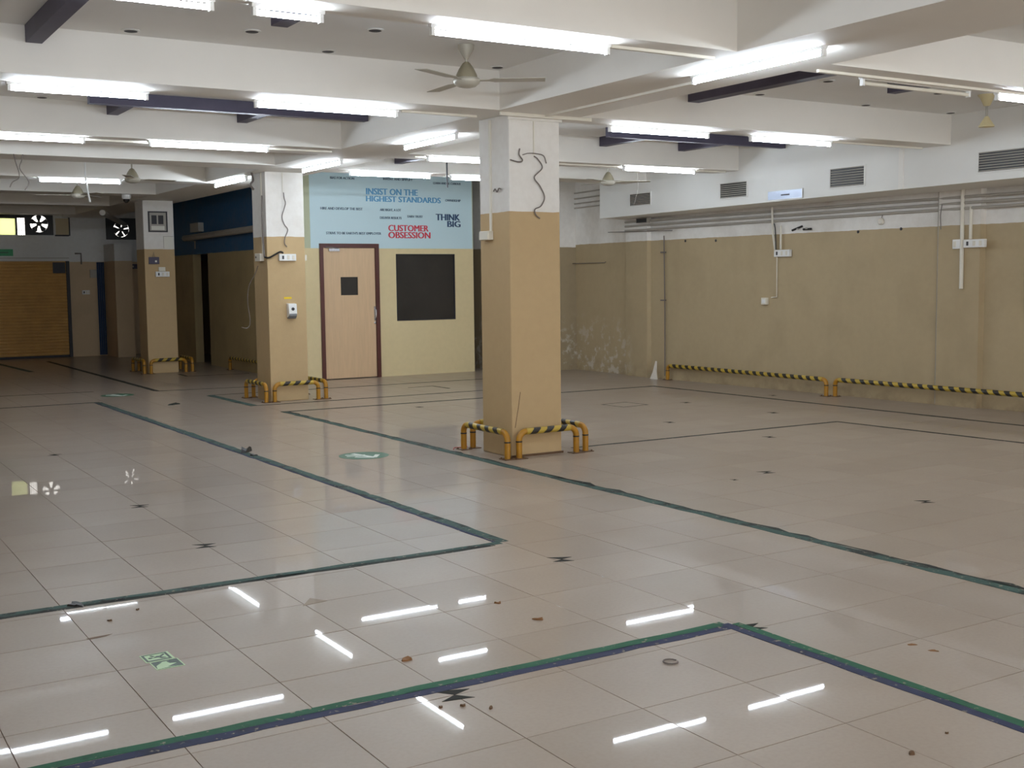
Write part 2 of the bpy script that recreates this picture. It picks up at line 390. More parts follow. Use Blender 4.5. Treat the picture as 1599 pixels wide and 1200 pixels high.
# wall graphic with lettering
g = thing('wall_graphic', 'pale blue wall graphic with slogans above the office door', 'wall graphic', (6.80, 16.7, 1.99))
box((0, -.004, .072), (2.785, -.0005, SLAB-1.99)).obj('vinyl_sheet', 'mural', g)
box((0, -.004, 0), (.133, -.0005, .072)).obj('vinyl_strip', 'mural', g); box((1.112, -.004, 0), (2.785, -.0005, .072)).obj('vinyl_strip', 'mural', g)
def lettering(txt, x0, x1, z0, z1, mat, bold=0.0):
    cu = bpy.data.curves.new('lettering', 'FONT'); cu.body = txt; cu.extrude = .004; cu.resolution_u = 3
    tmp = bpy.data.objects.new('tmp', cu); COL.objects.link(tmp); bpy.context.view_layer.update()
    dg = bpy.context.evaluated_depsgraph_get(); me = bpy.data.meshes.new_from_object(tmp.evaluated_get(dg))
    bpy.data.objects.remove(tmp); bpy.data.curves.remove(cu)
    V = [v.co.copy() for v in me.vertices]; P = [tuple(p.vertices) for p in me.polygons]
    ax, bx = min(v.x for v in V), max(v.x for v in V); ay, by = min(v.y for v in V), max(v.y for v in V)
    if ',' in txt: ay = 0.0
    m = MB()
    for q in (-1, 0, 1):          # stroke thickened sideways into a bold face
        i = len(m.v)
        for v in V:
            m.v.append((x0+bold+(v.x-ax)/(bx-ax)*(x1-x0-2*bold)+q*bold-6.80, -.0055-v.z*.3-.0003*(q+1), z0+(v.y-ay)/(by-ay)*(z1-z0)-1.99))
        m.f += [tuple(i+k for k in p) for p in P]
    me2 = bpy.data.meshes.new('lettering'); me2.from_pydata(m.v, [], m.f); me2.materials.append(M[mat])
    o = bpy.data.objects.new('lettering', me2); COL.objects.link(o); o.parent = g; return o
for a in [('INSIST ON THE', 7.723, 8.611, 2.812, 2.908, 't_blue', .0055), ('HIGHEST STANDARDS', 7.72, 9.018, 2.706, 2.792, 't_blue', .0055),
          ('THINK', 8.922, 9.363, 2.438, 2.538, 't_navy', .0065), ('BIG', 9.128, 9.372, 2.334, 2.430, 't_navy', .0065),
          ('CUSTOMER', 8.088, 8.792, 2.258, 2.354, 't_red', .0055), ('OBSESSION', 8.086, 8.824, 2.150, 2.247, 't_red', .0055),
          ('BIAS FOR ACTION', 7.138, 7.534, 3.028, 3.064, 't_grey', .002), ('INVENT AND SIMPLIFY', 8.017, 8.525, 3.040, 3.074, 't_grey', .002),
          ('LEARN AND BE CURIOUS', 8.886, 9.384, 3.004, 3.038, 't_grey', .002), ('OWNERSHIP', 9.10, 9.38, 2.736, 2.772, 't_grey', .002),
          ('HIRE AND DEVELOP THE BEST', 6.971, 7.661, 2.568, 2.606, 't_grey', .002), ('ARE RIGHT, A LOT', 7.952, 8.314, 2.566, 2.602, 't_grey', .002),
          ('DELIVER RESULTS', 7.95, 8.32, 2.444, 2.480, 't_grey', .002), ('EARN TRUST', 8.423, 8.693, 2.472, 2.507, 't_grey', .002),
          ("STRIVE TO BE EARTH'S BEST EMPLOYER", 7.053, 7.965, 2.200, 2.238, 't_grey', .002)]:
    lettering(*a)

# ---- pillars
PILLARS = [(5.17, 8.38, 'nearest beige and white square pillar with a dangling wire'), (5.165, 14.1, 'middle square pillar with a soap dispenser, left of the office door'), (5.15, 19.8, 'farthest square pillar with a framed notice')]
for x, y, lb in PILLARS:
    p = thing('pillar', lb, 'pillar', (x, y, 0), 0, 'pillars down the hall')
    box((0, 0, 0), (.5, .485, SOFFIT)).obj('shaft', 'pillar', p, bevel=.008)
    if y < 10:
        MB().quad_box((-.015, -.02, SOFFIT-.045), (.515, 0, SOFFIT)).obj('top_lip', 'white', p)
        MB().prism([(-.01, -.012), (.51, -.012), (.51, .005), (-.01, .005)], 0, .018).obj('base_edge', 'plate', p)

# ---- guards of bent pipe
def guard(name, label, cat, A, B, hgt, r, group, br=.07):
    A = Vector((A[0], A[1], 0)); B = Vector((B[0], B[1], 0)); L = (B-A).length; ang = math.atan2(B.y-A.y, B.x-A.x)
    t = thing(name, label, cat, tuple(A), ang, group)
    z = hgt-r; n = 6
    for s in (0, 1):
        pts = [(0, 0, .006), (0, 0, z-br)] + [(br-br*math.cos(q*PI/2/n), 0, z-br+br*math.sin(q*PI/2/n)) for q in range(1, n+1)]
        if s: pts = [(L-x, y, zz) for x, y, zz in pts]
        po = MB().tube(pts, r, 12).obj('post', 'yellow', t, True)
        xx = L if s else 0
        pl = MB().quad_box((xx-.058, -.05, 0), (xx+.058, .05, .006))
        for bx_, by_ in ((-.042, -.035), (.042, .035)): pl.lathe([(.008, .006), (.008, .014), (.003, .016)], (xx+bx_, by_, 0), 6)
        pl.obj('base_plate', 'plate', po)
        zz = z-br-.01
        MB().lathe([(r+.0015, zz-.006), (r+.0015, zz+.006)], (xx, 0, 0), 12).obj('collar_band', 'black', po)
    MB().tube([(br, 0, z), (L-br, 0, z)], r+.002, 12).obj('rail', 'stripe', t, True)
    return t
names = ['nearest pillar', 'middle pillar', 'farthest pillar']
for (x, y, _), nm in zip(PILLARS, names):
    g4 = [('front', (x+.02, y-.075), (x+.60, y-.075)), ('left', (x-.085, y-.06), (x-.085, y+.68)), ('right', (x+.715, y-.05), (x+.715, y+.66)), ('back', (x+.02, y+.70), (x+.60, y+.70))]
    side = {'front': 'striped yellow pipe guard across the near face of the %s', 'left': 'yellow pipe guard along the left face of the %s', 'right': 'yellow pipe guard along the right face of the %s', 'back': 'yellow pipe guard behind the %s'}
    for s, A, B in g4:
        guard('pillar_guard', side[s] % nm, 'guard rail', A, B, .25, .026, 'pipe guards around the pillars')
guard('wall_guard', 'far half of the striped yellow guard rail along the beige wall', 'guard rail', (10.99, 10.38), (10.985, 13.46), .235, .027, 'wall guard rails', .06)
guard('wall_guard', 'near half of the striped yellow guard rail along the beige wall', 'guard rail', (11.24, 6.0), (11.06, 10.30), .235, .027, 'wall guard rails', .06)
guard('wall_guard', 'low dim striped guard rail beside the office side wall', 'guard rail', (6.50, 17.4), (6.50, 19.7), .235, .027, 'wall guard rails', .06)

# ---- air duct on the right wall
def WX(y):
    q = [(p[1], p[0]) for p in rw[:16]]
    for (ya, xa), (yb, xb) in zip(q, q[1:]):
        if ya >= y >= yb and ya != yb: return xa+(xb-xa)*(ya-y)/(ya-yb)
    return 11.1
def ZD(y): return 2.385+(14.55-y)*.0084 if y > 7.4 else 2.445+(7.4-y)*.006
dm = MB(); DT = SLAB-.001
ys = [Y_BACK+.002, 4.5, 7.2, 8.39, 8.43, 8.94, 8.97, 9.5, 10.7, 12.0, 13.3, 13.93, 13.97, 14.51, 14.55]
for y in ys:
    xr = min(WX(max(y-.015, Y_BACK)), WX(y), WX(min(y+.015, 15.9)))-.002
    dm.v += [(10.57, y, ZD(y)), (xr, y, ZD(y)-.008), (xr, y, DT), (10.57, y, DT)]
n_ = len(ys); dm.f = [(3, 2, 1, 0), tuple(4*(n_-1)+k for k in range(4))]
for q in range(n_-1):
    for a in range(4): dm.f.append((4*q+a, 4*q+(a+1) % 4, 4*q+4+(a+1) % 4, 4*q+4+a))
dt = bpy.data.objects.new('trim_2', None); COL.objects.link(dt); struct(dt, 'boxed white air duct along the top of the right wall', 'duct')
dm.obj('duct_box', 'duct', dt)
for y in (8.92, 3.0): box((10.555, y-.03, 2.435), (10.571, y+.03, SOFFIT+.3)).obj('seam_cover', 'white', dt)
VENTS = [(13.32, 13.80, 2.53, 2.695, 'small louvred vent nearest the far end of the duct'), (11.36, 11.86, 2.515, 2.705, 'second louvred vent from the far end of the duct'), (9.44, 9.95, 2.52, 2.735, 'louvred vent on the duct right of the shiny plate'), (7.28, 7.93, 2.535, 2.735, 'louvred vent with a dirty white frame at the right edge')]
for y0, y1, z0, z1, lb in VENTS:
    v = thing('air_vent', lb, 'vent', (10.57, y0, z0), 0, 'vents along the duct'); L, Hh = y1-y0, z1-z0
    box((-.006, 0, 0), (-.001, L, Hh)).obj('backing', 'black', v)
    e = .014
    MB().quad_box((-.016, -e, -e), (-.001, L+e, 0)).quad_box((-.016, -e, Hh), (-.001, L+e, Hh+e)).quad_box((-.016, -e, 0), (-.001, 0, Hh)).quad_box((-.016, L, 0), (-.001, L+e, Hh)).obj('frame', 'duct', v)
    sm = MB().prism([(-.013, .0), (-.011, -.002), (-.006, .007), (-.008, .009)], .002, L-.002, 'y').mesh('slat', 'greypipe')
    ns = 8
    for q in range(ns):
        o = bpy.data.objects.new('slat', sm); COL.objects.link(o); o.parent = v; o.location = (0, 0, .006+q*(Hh-.014)/(ns-1))
pl = thing('metal_plate', 'shiny blue-white metal plate on the lower edge of the duct', 'plate', (10.57, 10.39, 2.43))
box((-.008, 0, .005), (-.001, .59, .115)).obj('plate_sheet', 'dullmetal', pl)
MB().quad_box((-.014, .0, .0), (-.001, .59, .008)).quad_box((-.014, .0, .112), (-.001, .59, .12)).quad_box((-.014, 0, .008), (-.001, .01, .112)).obj('plate_rim', 'batten', pl)
box((-.013, .22, .05), (-.008, .36, .066)).obj('plate_slot', 'dark', pl)

# ================================================================== LIGHTS
def tube_light(axis, a0, a1, c0, label, lit=True, z=2.808):
    """axis 'x' or 'y': fitting from a0 to a1 along the axis, at c0 across"""
    L = a1-a0
    loc = (a0, c0, z) if axis == 'x' else (c0, a0, z)
    t = thing('tube_light', label, 'tube light', loc, 0 if axis == 'x' else PI/2, 'ceiling tube lights')
    MB().prism([(-.022, SOFFIT-z), (-.016, .024), (.016, .024), (.022, SOFFIT-z)], -.01, L+.01, 'x').obj('batten', 'batten', t); bt = t.children[0]
    MB().tube([(.012, 0, 0), (L-.012, 0, 0)], .0135, 12).obj('tube', 'tube' if lit else 'plastic', t, True)
    for x in (0, L):
        s = 1 if x == 0 else -1
        MB().quad_box((min(x, x+s*.012)-.004, -.014, -.018), (max(x, x+s*.012)+.004, .014, .026)).obj('lamp_holder', 'batten', bt)
    return t
X_T = [
 (.65, 1.84, 5.665, 'lit tube light cut by the top left edge of the picture'),
 (2.04, 2.40, 5.665, 'short lit tube light at the top left, left of the ceiling fan'),
 (3.02, 4.18, 5.665, 'longest looking lit tube light above the nearest ceiling fan'),
 (1.38, 2.30, 8.595, 'lit tube light at the left edge on the second beam'),
 (3.09, 4.26, 8.595, 'lit tube light on the second beam, left of the nearest pillar'),
 (1.28, 2.48, 11.48, 'lit tube light at the left edge on the third beam'),
 (3.07, 4.25, 11.48, 'lit tube light on the third beam, above the farthest pillar'),
 (2.87, 3.89, 15.975, 'farthest lit tube light at left, beside a small white fan'),
 (7.84, 9.0, 5.745, 'lit tube light just entering at the right edge'),
 (6.35, 7.50, 8.595, 'lit tube light right of the nearest pillar, left one of two in line'),
 (8.03, 9.12, 8.595, 'lit tube light right of the nearest pillar, right one of two in line'),
 (8.80, 9.92, 11.62, 'lit tube light in front of the duct above the far vent'),
 (6.11, 7.25, 11.60, 'lit tube light left of the nearest pillar behind a hanging rod'),
 (6.07, 7.19, 13.58, 'lit tube light over the left half of the blue wall graphic'),
 (7.51, 8.62, 13.63, 'lit tube light over the right half of the blue wall graphic')]
for x0, x1, y, lb in X_T: tube_light('x', x0, x1, y, lb)
for y0, y1, x, lb in [(5.08, 6.26, 5.33, 'slanting lit tube light under the long beam at upper right'), (9.67, 10.73, 5.40, 'slanting lit tube light left of the nearest pillar top'), (12.34, 13.49, 5.42, 'slanting lit tube light right of the middle pillar top'), (14.78, 16.04, 5.17, 'slanting lit tube light left of the middle pillar top')]:
    tube_light('y', y0, y1, x, lb)
tube_light('x', 6.39, 7.52, 5.745, 'unlit white tube light on the beam at upper right', False)
for y, wy in ((.15, 'overhead beam'), (2.93, 'beam just before the viewer')):  # unseen tubes added to light the near part of the hall
    for x, wx in ((.4, 'first'), (2.9, 'second'), (6.6, 'third'), (8.6, 'fourth')): tube_light('x', x, x+1.17, y, '%s added unseen lit tube light from the left on the %s' % (wx, wy))

# ---- surface conduits along the beams
def pipe(name, pts, r, mat, label, cat='conduit', group=None, seg=8):
    P = [Vector(p) for p in pts]; o0 = P[0]
    o = MB().tube([p-o0 for p in P], r, seg).obj(name, mat, None, True, tuple(o0)); return tag(o, label, cat, group)
def cable(name, pts, r, mat, label, cat='wire', group=None): return pipe(name, smooth_path(pts, 6), r, mat, label, cat, group, 6)
def trunk(a, b, label, w_=.025, h_=.016, mat='conduit'):
    a, b = Vector(a), Vector(b); lo = [min(a[i], b[i]) for i in range(3)]; hi = [max(a[i], b[i]) for i in range(3)]
    o = box((0, 0, 0), [max(hi[i]-lo[i], .001) for i in range(3)]).obj('cable_trunking', mat, None, False, lo)
    return tag(o, label, 'conduit', 'cable trunking')
Zt = SOFFIT-.018
trunk((4.2, 5.655, Zt), (4.99, 5.68, SOFFIT-.0005), 'white cable trunking along the first beam above the nearest fan')
trunk((4.3, 8.585, Zt), (4.99, 8.607, SOFFIT-.0005), 'white cable trunking along the second beam')
trunk((1.2, 11.60, Zt), (4.99, 11.62, SOFFIT-.0005), 'white cable trunking along the third beam')
trunk((6.0, 11.68, Zt), (10.5, 11.70, SOFFIT-.0005), 'white cable trunking along the beam by the far vents')
trunk((9.15, 8.585, Zt), (10.5, 8.607, SOFFIT-.0005), 'white cable trunking along the beam right of the nearest pillar')
trunk((5.9, 5.67, Zt), (9.5, 5.69, SOFFIT-.0005), 'white cable trunking beside the unlit tube light')
trunk((5.05, 8.300, Zt-.01), (5.95, 8.325, SOFFIT-.0005), 'pale trunking across the top of the nearest pillar')
trunk((5.47, 6.35, Zt), (5.495, 8.29, SOFFIT-.0005), 'pale trunking under the long beam before the nearest pillar')

# ---- dark steel channels under the slab
def channel(x0, x1, y0, y1, label, z0=3.05):
    t = .016; along_y = (y1-y0) > (x1-x0); z1 = SLAB-.0005
    W = (x1-x0) if along_y else (y1-y0); L = (y1-y0) if along_y else (x1-x0); Hh = z1-z0
    m = MB()   # hollow section with open web on top
    poly = [(0, 0), (W, 0), (W, Hh), (W-t, Hh), (W-t, t), (t, t), (t, Hh), (0, Hh)]
    if along_y: m.prism(poly, 0, L, 'y')
    else: m.prism(poly, 0, L, 'x')
    # closing plates at the ends
    if along_y: m.quad_box((t, 0, t), (W-t, t, Hh)).quad_box((t, L-t, t), (W-t, L, Hh))
    else: m.quad_box((0, t, t), (t, W-t, Hh)).quad_box((L-t, t, t), (L, W-t, Hh))
    o = m.obj('steel_channel', 'steel', None, False, (x0, y0, z0)); return tag(o, label, 'steel beam', 'dark steel channels under the ceiling')
channel(1.44, 1.54, 5.72, 8.232, 'large dark steel channel at the top left corner')
channel(2.64, 2.745, 5.72, 7.02, 'dark steel channel stub behind the short tube light at top left')
channel(2.37, 4.99, 10.70, 10.79, 'long dark steel channel behind the second beam at left')
channel(2.665, 2.765, 10.80, 11.37, 'left dark channel stub on the third beam')
channel(3.90, 4.0, 10.80, 11.37, 'right dark channel stub on the third beam')
channel(6.985, 7.11, 5.80, 8.275, 'dark steel channel beneath the slanting tube light at upper right')
channel(8.19, 8.29, 5.80, 7.08, 'dark channel stub behind the unlit tube light')
channel(7.9, 10.56, 10.68, 10.76, 'long dark steel channel right of the nearest pillar')
channel(8.36, 8.46, 10.77, 11.51, 'left dark channel stub right of the nearest pillar')
channel(9.56, 9.66, 10.77, 11.51, 'right dark channel stub right of the nearest pillar')
channel(6.60, 6.70, 12.02, 13.41, 'small dark channel stub over the blue wall graphic', 2.94)

# ---- recessed downlight holes in the slab
for x, y, lb in [(2.07, 8.08, 'ceiling downlight nearest the big corner channel'), (2.77, 7.72, 'ceiling downlight left of the dark channel stub at top'), (3.48, 8.12, 'lower of the two downlights left of the nearest fan'), (3.47, 7.3, 'upper of the two downlights left of the nearest fan'), (4.90, 8.10, 'tilted ceiling downlight right of the nearest fan'), (2.09, 11.28, 'ceiling downlight at far left behind the second beam'),
                 (7.74, 8.16, 'ceiling downlight above the two tube lights in line'), (7.75, 7.34, 'ceiling downlight beside the end of the right steel channel'), (9.16, 8.18, 'ceiling downlight below the unlit tube light'), (9.18, 7.34, 'ceiling downlight left of the bare fan rod'), (10.4, 8.16, 'ceiling downlight beside the duct below the bare fan rod')]:
    t = thing('downlight', lb, 'downlight', (x, y, SLAB), 0, 'recessed ceiling downlights')
    MB().lathe([(.058, -.0005), (.062, -.006), (.045, -.008), (.043, -.0005)], (0, 0, 0), 20).obj('rim', 'ceil', t, True)
    MB().lathe([(.043, -.0082), (.036, -.0105), (.004, -.0108)], (0, 0, 0), 20).obj('lens', 'dark', t, True)

# ---- ceiling fans
def ceiling_fan(loc, drop, label, a0, R=.56, mat='fan', blades=3, top='fan'):
    t = thing('ceiling_fan', label, 'ceiling fan', (loc[0], loc[1], SLAB), 0, 'ceiling fans')
    MB().lathe([(.058, -.001), (.056, -.03), (.022, -.085), (.016, -.10)], (0, 0, 0), 20).obj('canopy', top, t, True)
    MB().tube([(0, 0, -.09), (0, 0, -drop+.02)], .010, 10).obj('rod', 'fan', t, True)
    z = -drop
    MB().lathe([(.014, .03), (.028, .02), (.055, -.02), (.075, -.062), (.078, -.085)], (0, 0, z), 24).obj('upper_cover', 'fanbrown', t, True)
    MB().lathe([(.084, -.082), (.094, -.09), (.097, -.104), (.09, -.122), (.065, -.142), (.03, -.15), (.004, -.151)], (0, 0, z), 28).obj('motor_housing', mat, t, True)
    for k in range(blades):
        a = a0 + k*2*PI/3
        pts = [(.09, -.02), (.16, -.022), (.20, -.055), (R, -.06), (R, .045), (.20, .05), (.16, .022), (.09, .02)]
        m = MB(); i = len(m.v); ca, sa = math.cos(a), math.sin(a)
        for dz in (.002, -.002):
            for px, py in pts: m.v.append((ca*px-sa*py, sa*px+ca*py, z-.10+dz-py*.08))
        n = len(pts); m.f += [tuple(range(n)), tuple(reversed(range(n, 2*n)))] + [(q, (q+1) % n, n+(q+1) % n, n+q) for q in range(n)]
        m.obj('blade', mat, t)
    return t
ceiling_fan((4.253, 7.456), .15, 'nearest ceiling fan with a brown cone, hanging left of the nearest pillar', math.radians(-32))
ceiling_fan((3.79, 15.0), .28, 'small far ceiling fan beside the far left tube light', math.radians(10))
ceiling_fan((9.40, 12.75), .30, 'distant ceiling fan right of the nearest pillar, before the duct', math.radians(-30))
ceiling_fan((3.62, 17.3), .33, 'farthest ceiling fan half hidden behind the far left beam', math.radians(50))
t = thing('fan_rod', 'bladeless cream ceiling fan rod at the right above the vent', 'fan rod', (9.69, 7.2, SLAB), 0)
MB().lathe([(.085, -.001), (.08, -.012), (.062, -.03), (.03, -.10), (.02, -.105)], (0, 0, 0), 20).obj('upper_canopy', 'fancream', t, True)
MB().tube([(0, 0, -.10), (0, 0, -.225)], .011, 10).obj('rod', 'greypipe', t, True)
MB().lathe([(.016, -.20), (.03, -.225), (.072, -.29), (.07, -.297), (.012, -.285)], (0, 0, 0), 20).obj('lower_canopy', 'fancream', t, True)
MB().tube([(-.07, 0, -.012), (-.02, 0, .0), (.05, 0, -.004), (.075, 0, -.014)], .006, 6).obj('bent_bracket', 'greypipe', t)

# ---- hanging rods and loose wires at the ceiling
pipe('hanging_rod', [(6.894, 12.6, 3.155), (6.90, 12.6, 2.60)], .010, 'dark', 'thin dark rod hanging in front of the blue wall graphic', 'rod')
pipe('hanging_rod', [(3.34, 15.5, SLAB-.001), (3.345, 15.5, 2.77), (3.385, 15.5, 2.52)], .011, 'batten', 'white rod hanging below the far left tube light', 'rod')
cable('hanging_wire', [(2.155, 13.28, 2.849), (2.17, 13.26, 2.76), (2.195, 13.26, 2.66), (2.19, 13.26, 2.60), (2.13, 13.26, 2.56), (2.10, 13.26, 2.505)], .005, 'wire', 'left of two loose wires hanging at the far left beam')
cable('hanging_wire', [(2.245, 13.28, 2.849), (2.225, 13.26, 2.78), (2.205, 13.26, 2.70), (2.27, 13.26, 2.60), (2.285, 13.26, 2.55), (2.245, 13.26, 2.48)], .005, 'wire', 'right of two loose wires hanging at the far left beam')
cable('hanging_wire', [(9.285, 11.98, 2.849), (9.29, 11.97, 2.70), (9.28, 11.97, 2.58), (9.22, 11.97, 2.40)], .0022, 'wire', 'thin pale wire hanging left of the far duct vent')
cable('hanging_wire', [(5.07, 14.3, 2.849), (5.10, 14.34, 2.76), (5.06, 14.33, 2.70), (5.10, 14.32, 2.64)], .014, 'wire', 'tangle of dark wires at the top left of the middle pillar')

# ================================================================== THINGS ON THE PILLARS
px, py = 5.17, 8.38
cable('loose_cable', [(px+.10, py-.008, 2.57), (px+.09, py-.014, 2.52), (px+.12, py-.018, 2.475), (px+.085, py-.014, 2.46), (px+.005, py-.01, 2.475)], .006, 'wire', 'frayed black cable end high on the nearest pillar')
cable('loose_cable', [(px+.125, py-.012, 2.52), (px+.18, py-.016, 2.535), (px+.26, py-.016, 2.535), (px+.33, py-.016, 2.52), (px+.36, py-.012, 2.46)], .004, 'wire', 'thin cable arching across the top of the nearest pillar')
cable('loose_cable', [(px+.24, py-.006, 2.515), (px+.275, py-.012, 2.49), (px+.315, py-.016, 2.42), (px+.235, py-.016, 2.34), (px+.29, py-.016, 2.27), (px+.335, py-.016, 2.18), (px+.30, py-.016, 2.105), (px+.24, py-.014, 2.075), (px+.25, py-.012, 2.03), (px+.29, py-.012, 2.0)], .005, 'wire', 'curly grey cable dangling down the nearest pillar')
trunk((px+.236, py-.008, 2.53), (px+.246, py-.0005, SOFFIT-.05), 'thin vertical cable strip above the curly cable on the nearest pillar')
trunk((px-.014, 8.66, 1.905), (px-.0005, 8.685, SOFFIT-.02), 'white vertical trunking on the left face of the nearest pillar')
b = thing('junction_box', 'small cream junction box on the left edge of the nearest pillar', 'junction box', (px, 8.665, 1.83))
box((-.05, -.02, 0), (-.0005, .13, .075)).obj('box_body', 'conduit', b, bevel=.004)
box((-.056, -.016, .004), (-.05, .126, .071)).obj('box_cover', 'conduit', b)
cable('loose_cable', [(px-.012, 8.61, 2.235), (px-.02, 8.575, 2.25), (px-.02, 8.545, 2.225), (px-.02, 8.515, 2.25), (px-.015, 8.49, 2.245)], .006, 'wire', 'short frayed wires on the left face of the nearest pillar')
pipe('paint_crack', [(px+.085, py-.0005, .55), (px+.06, py-.0005, .40), (px+.055, py-.0005, .38), (px+.03, py-.0005, .25)], .0025, 'plate', 'thin crack low on the front of the nearest pillar', 'crack')
# middle pillar
px, py = 5.165, 14.1
s = thing('soap_dispenser', 'white wall soap dispenser on the middle pillar', 'dispenser', (px+.235, py, 1.035))
MB().prism([(0, .01), (-.055, .03), (-.085, .06), (-.07, .185), (0, .19)], 0, .108, 'x').obj('dispenser_body', 'batten', s, bevel=.006)
MB().prism([(0, .0), (-.05, .0), (-.086, .035), (-.086, .062), (-.05, .03), (0, .012)], .006, .102, 'x').obj('drip_base', 'grey_lens', s)
MB().lathe([(.02, 0), (.02, -.006), (.012, -.008)], (.054, -.079, .12), 16, 'y').obj('sensor_window', 'black', s)
tag(box((0, -.003, 0), (.10, -.0005, .026)).obj('yellow_label', 'yellowlabel', None, False, (px+.205, py, 1.28)), 'small yellow label above the soap dispenser', 'label')
def switchboard(loc, L, label, axis='x', hgt=.085, slots=3):
    t = thing('switch_board', label, 'switch board', loc, 0 if axis == 'x' else -PI/2, 'white switch boards')
    bb = box((0, -.045, 0), (L, -.0005, hgt)).obj('board_body', 'batten', t, bevel=.004)
    for k in range(slots):
        x = L*(.16+.3*k)
        if k == 0 and slots > 1: MB().quad_box((x, -.052, hgt*.25), (x+.022, -.045, hgt*.75)).obj('socket', 'dark', bb)
        else: MB().quad_box((x, -.051, hgt*.2), (x+.03, -.045, hgt*.8)).obj('switch', 'plastic', bb)
    return t
switchboard((px+.145, py, 1.755), .22, 'white switch board with a plugged black cable on the middle pillar')
cable('black_cable', [(px-.02, 14.13, 1.80), (px+.02, py-.02, 1.795), (px+.09, py-.022, 1.83), (px+.16, py-.03, 1.865), (px+.20, py-.03, 1.853)], .012, 'black', 'thick black cable looping to the middle pillar switch board', 'cable')
cable('black_cable', [(px-.02, 14.16, 2.56), (px-.025, 14.165, 2.3), (px-.02, 14.16, 2.0), (px-.02, 14.13, 1.80)], .010, 'wire', 'dark vertical cable on the left face of the middle pillar', 'cable')
trunk((px-.014, 14.215, 1.84), (px-.0005, 14.235, SOFFIT-.01), 'white vertical trunking on the left face of the middle pillar')
b = thing('junction_box', 'white socket box on the left face of the middle pillar', 'junction box', (px, 14.2, 1.755))
box((-.055, 0, 0), (-.0005, .19, .095)).obj('box_body', 'plastic', b, bevel=.004); box((-.058, .13, .04), (-.055, .16, .06)).obj('socket', 'dark', b)
b = thing('junction_box', 'tiny white box on the right edge of the middle pillar', 'junction box', (px+.5, 14.12, 1.76))
box((.0005, 0, 0), (.03, .10, .07)).obj('box_body', 'plastic', b); box((.03, .01, .008), (.034, .09, .062)).obj('box_cover', 'plastic', b)
cable('loose_cable', [(px+.235, py-.008, 2.60), (px+.24, py-.012, 2.53), (px+.255, py-.014, 2.47), (px+.235, py-.014, 2.40), (px+.205, py-.012, 2.30), (px+.23, py-.012, 2.21), (px+.275, py-.012, 2.14), (px+.235, py-.012, 2.04), (px+.23, py-.012, 1.97), (px+.26, py-.012, 1.93)], .006, 'wire', 'curly grey cable dangling down the middle pillar')
trunk((px+.222, py-.006, 2.60), (px+.23, py-.0005, SOFFIT-.005), 'thin cable strip above the curly cable on the middle pillar')
cable('loose_cable', [(px-.03, 14.35, 1.70), (px-.06, 14.38, 1.6), (px-.13, 14.42, 1.45), (px-.15, 14.43, 1.25), (px-.13, 14.42, 1.0), (px-.17, 14.42, .92), (px-.24, 14.43, .93)], .004, 'wire', 'pale cable curving off the left of the middle pillar')
# farthest pillar
px, py = 5.15, 19.8
n = thing('framed_notice', 'dark framed notice high on the farthest pillar', 'notice', (px+.08, py, 2.335))
MB().quad_box((0, -.02, 0), (.315, -.0005, .022)).quad_box((0, -.02, .318), (.315, -.0005, .34)).quad_box((0, -.02, .022), (.022, -.0005, .318)).quad_box((.293, -.02, .022), (.315, -.0005, .318)).obj('frame', 'dark', n)
box((.022, -.01, .022), (.293, -.0006, .318)).obj('notice_sheet', 'greypipe', n)
for x0 in (.055, .165): box((x0, -.012, .13), (x0+.085, -.01, .275)).obj('picture', 'dark', n)
box((.05, -.012, .035), (.265, -.01, .10)).obj('caption_panel', 'paper', n)
pn = thing('paper_notice', 'white paper notice on the right of the farthest pillar', 'notice', (px+.32, py, 2.07))
MB().quad_box((0, -.003, 0), (.165, -.0005, .20)).obj('sheet', 'paper', pn); MB().quad_box((0, -.005, 0), (.006, -.003, .2)).quad_box((0, -.005, .194), (.165, -.003, .2)).obj('border', 'greypipe', pn)
sg = thing('dark_sign', 'small dark sign hanging on a hook on the farthest pillar', 'sign', (px+.065, py, 1.81))
box((0, -.02, 0), (.17, -.008, .115)).obj('sign_board', 'navysign', sg); MB().tube([(.07, -.014, .115), (.085, -.012, .20), (.10, -.014, .115)], .003, 6).obj('hook_string', 'wire', sg); box((.10, -.022, .03), (.13, -.02, .06)).obj('sign_mark', 'paper', sg)
switchboard((px+.165, py, 1.60), .225, 'white switch board low under the dark sign on the farthest pillar')
tag(box((0, -.045, 0), (.11, -.0005, .07)).obj('plug_adapter', 'plastic', None, False, (px+.215, py, 1.689), None, .004), 'white plug adapter on the farthest pillar switch board', 'adapter')

# ================================================================== THINGS ON THE RIGHT WALL
switchboard((WX(11.3), 11.44, 1.745), .28, 'white switch board on the right wall below two conduits', 'y', .09)
switchboard((WX(8.5), 8.60, 1.785), .27, 'long white switch board on the right pilaster', 'y', .09, 3)
switchboard((WX(8.7), 8.735, 1.775), .10, 'small white switch box behind a vertical conduit at right', 'y', .105, 1)
b = thing('socket_box', 'small white socket box alone low on the right wall', 'socket', (WX(11.6), 11.56, 1.12))
box((-.045, 0, 0), (-.0005, .10, .09)).obj('box_body', 'plastic', b, bevel=.005); box((-.05, .02, .02), (-.045, .08, .07)).obj('socket_plate', 'batten', b)
pipe('conduit', [(11.10, 11.46, 2.388), (11.105, 11.455, 2.10), (11.12, 11.42, 1.835)], .014, 'conduit', 'white vertical conduit down to the right wall switch board')
cable('black_cable', [(11.11, 11.43, 2.18), (11.10, 11.40, 2.1), (11.105, 11.395, 1.95), (11.11, 11.395, 1.84)], .008, 'black', 'black cable beside the vertical conduit on the right wall', 'cable')
pipe('conduit', [(11.12, 11.32, 2.15), (11.12, 11.32, 1.84)], .012, 'conduit', 'second short conduit above the right wall switch board')
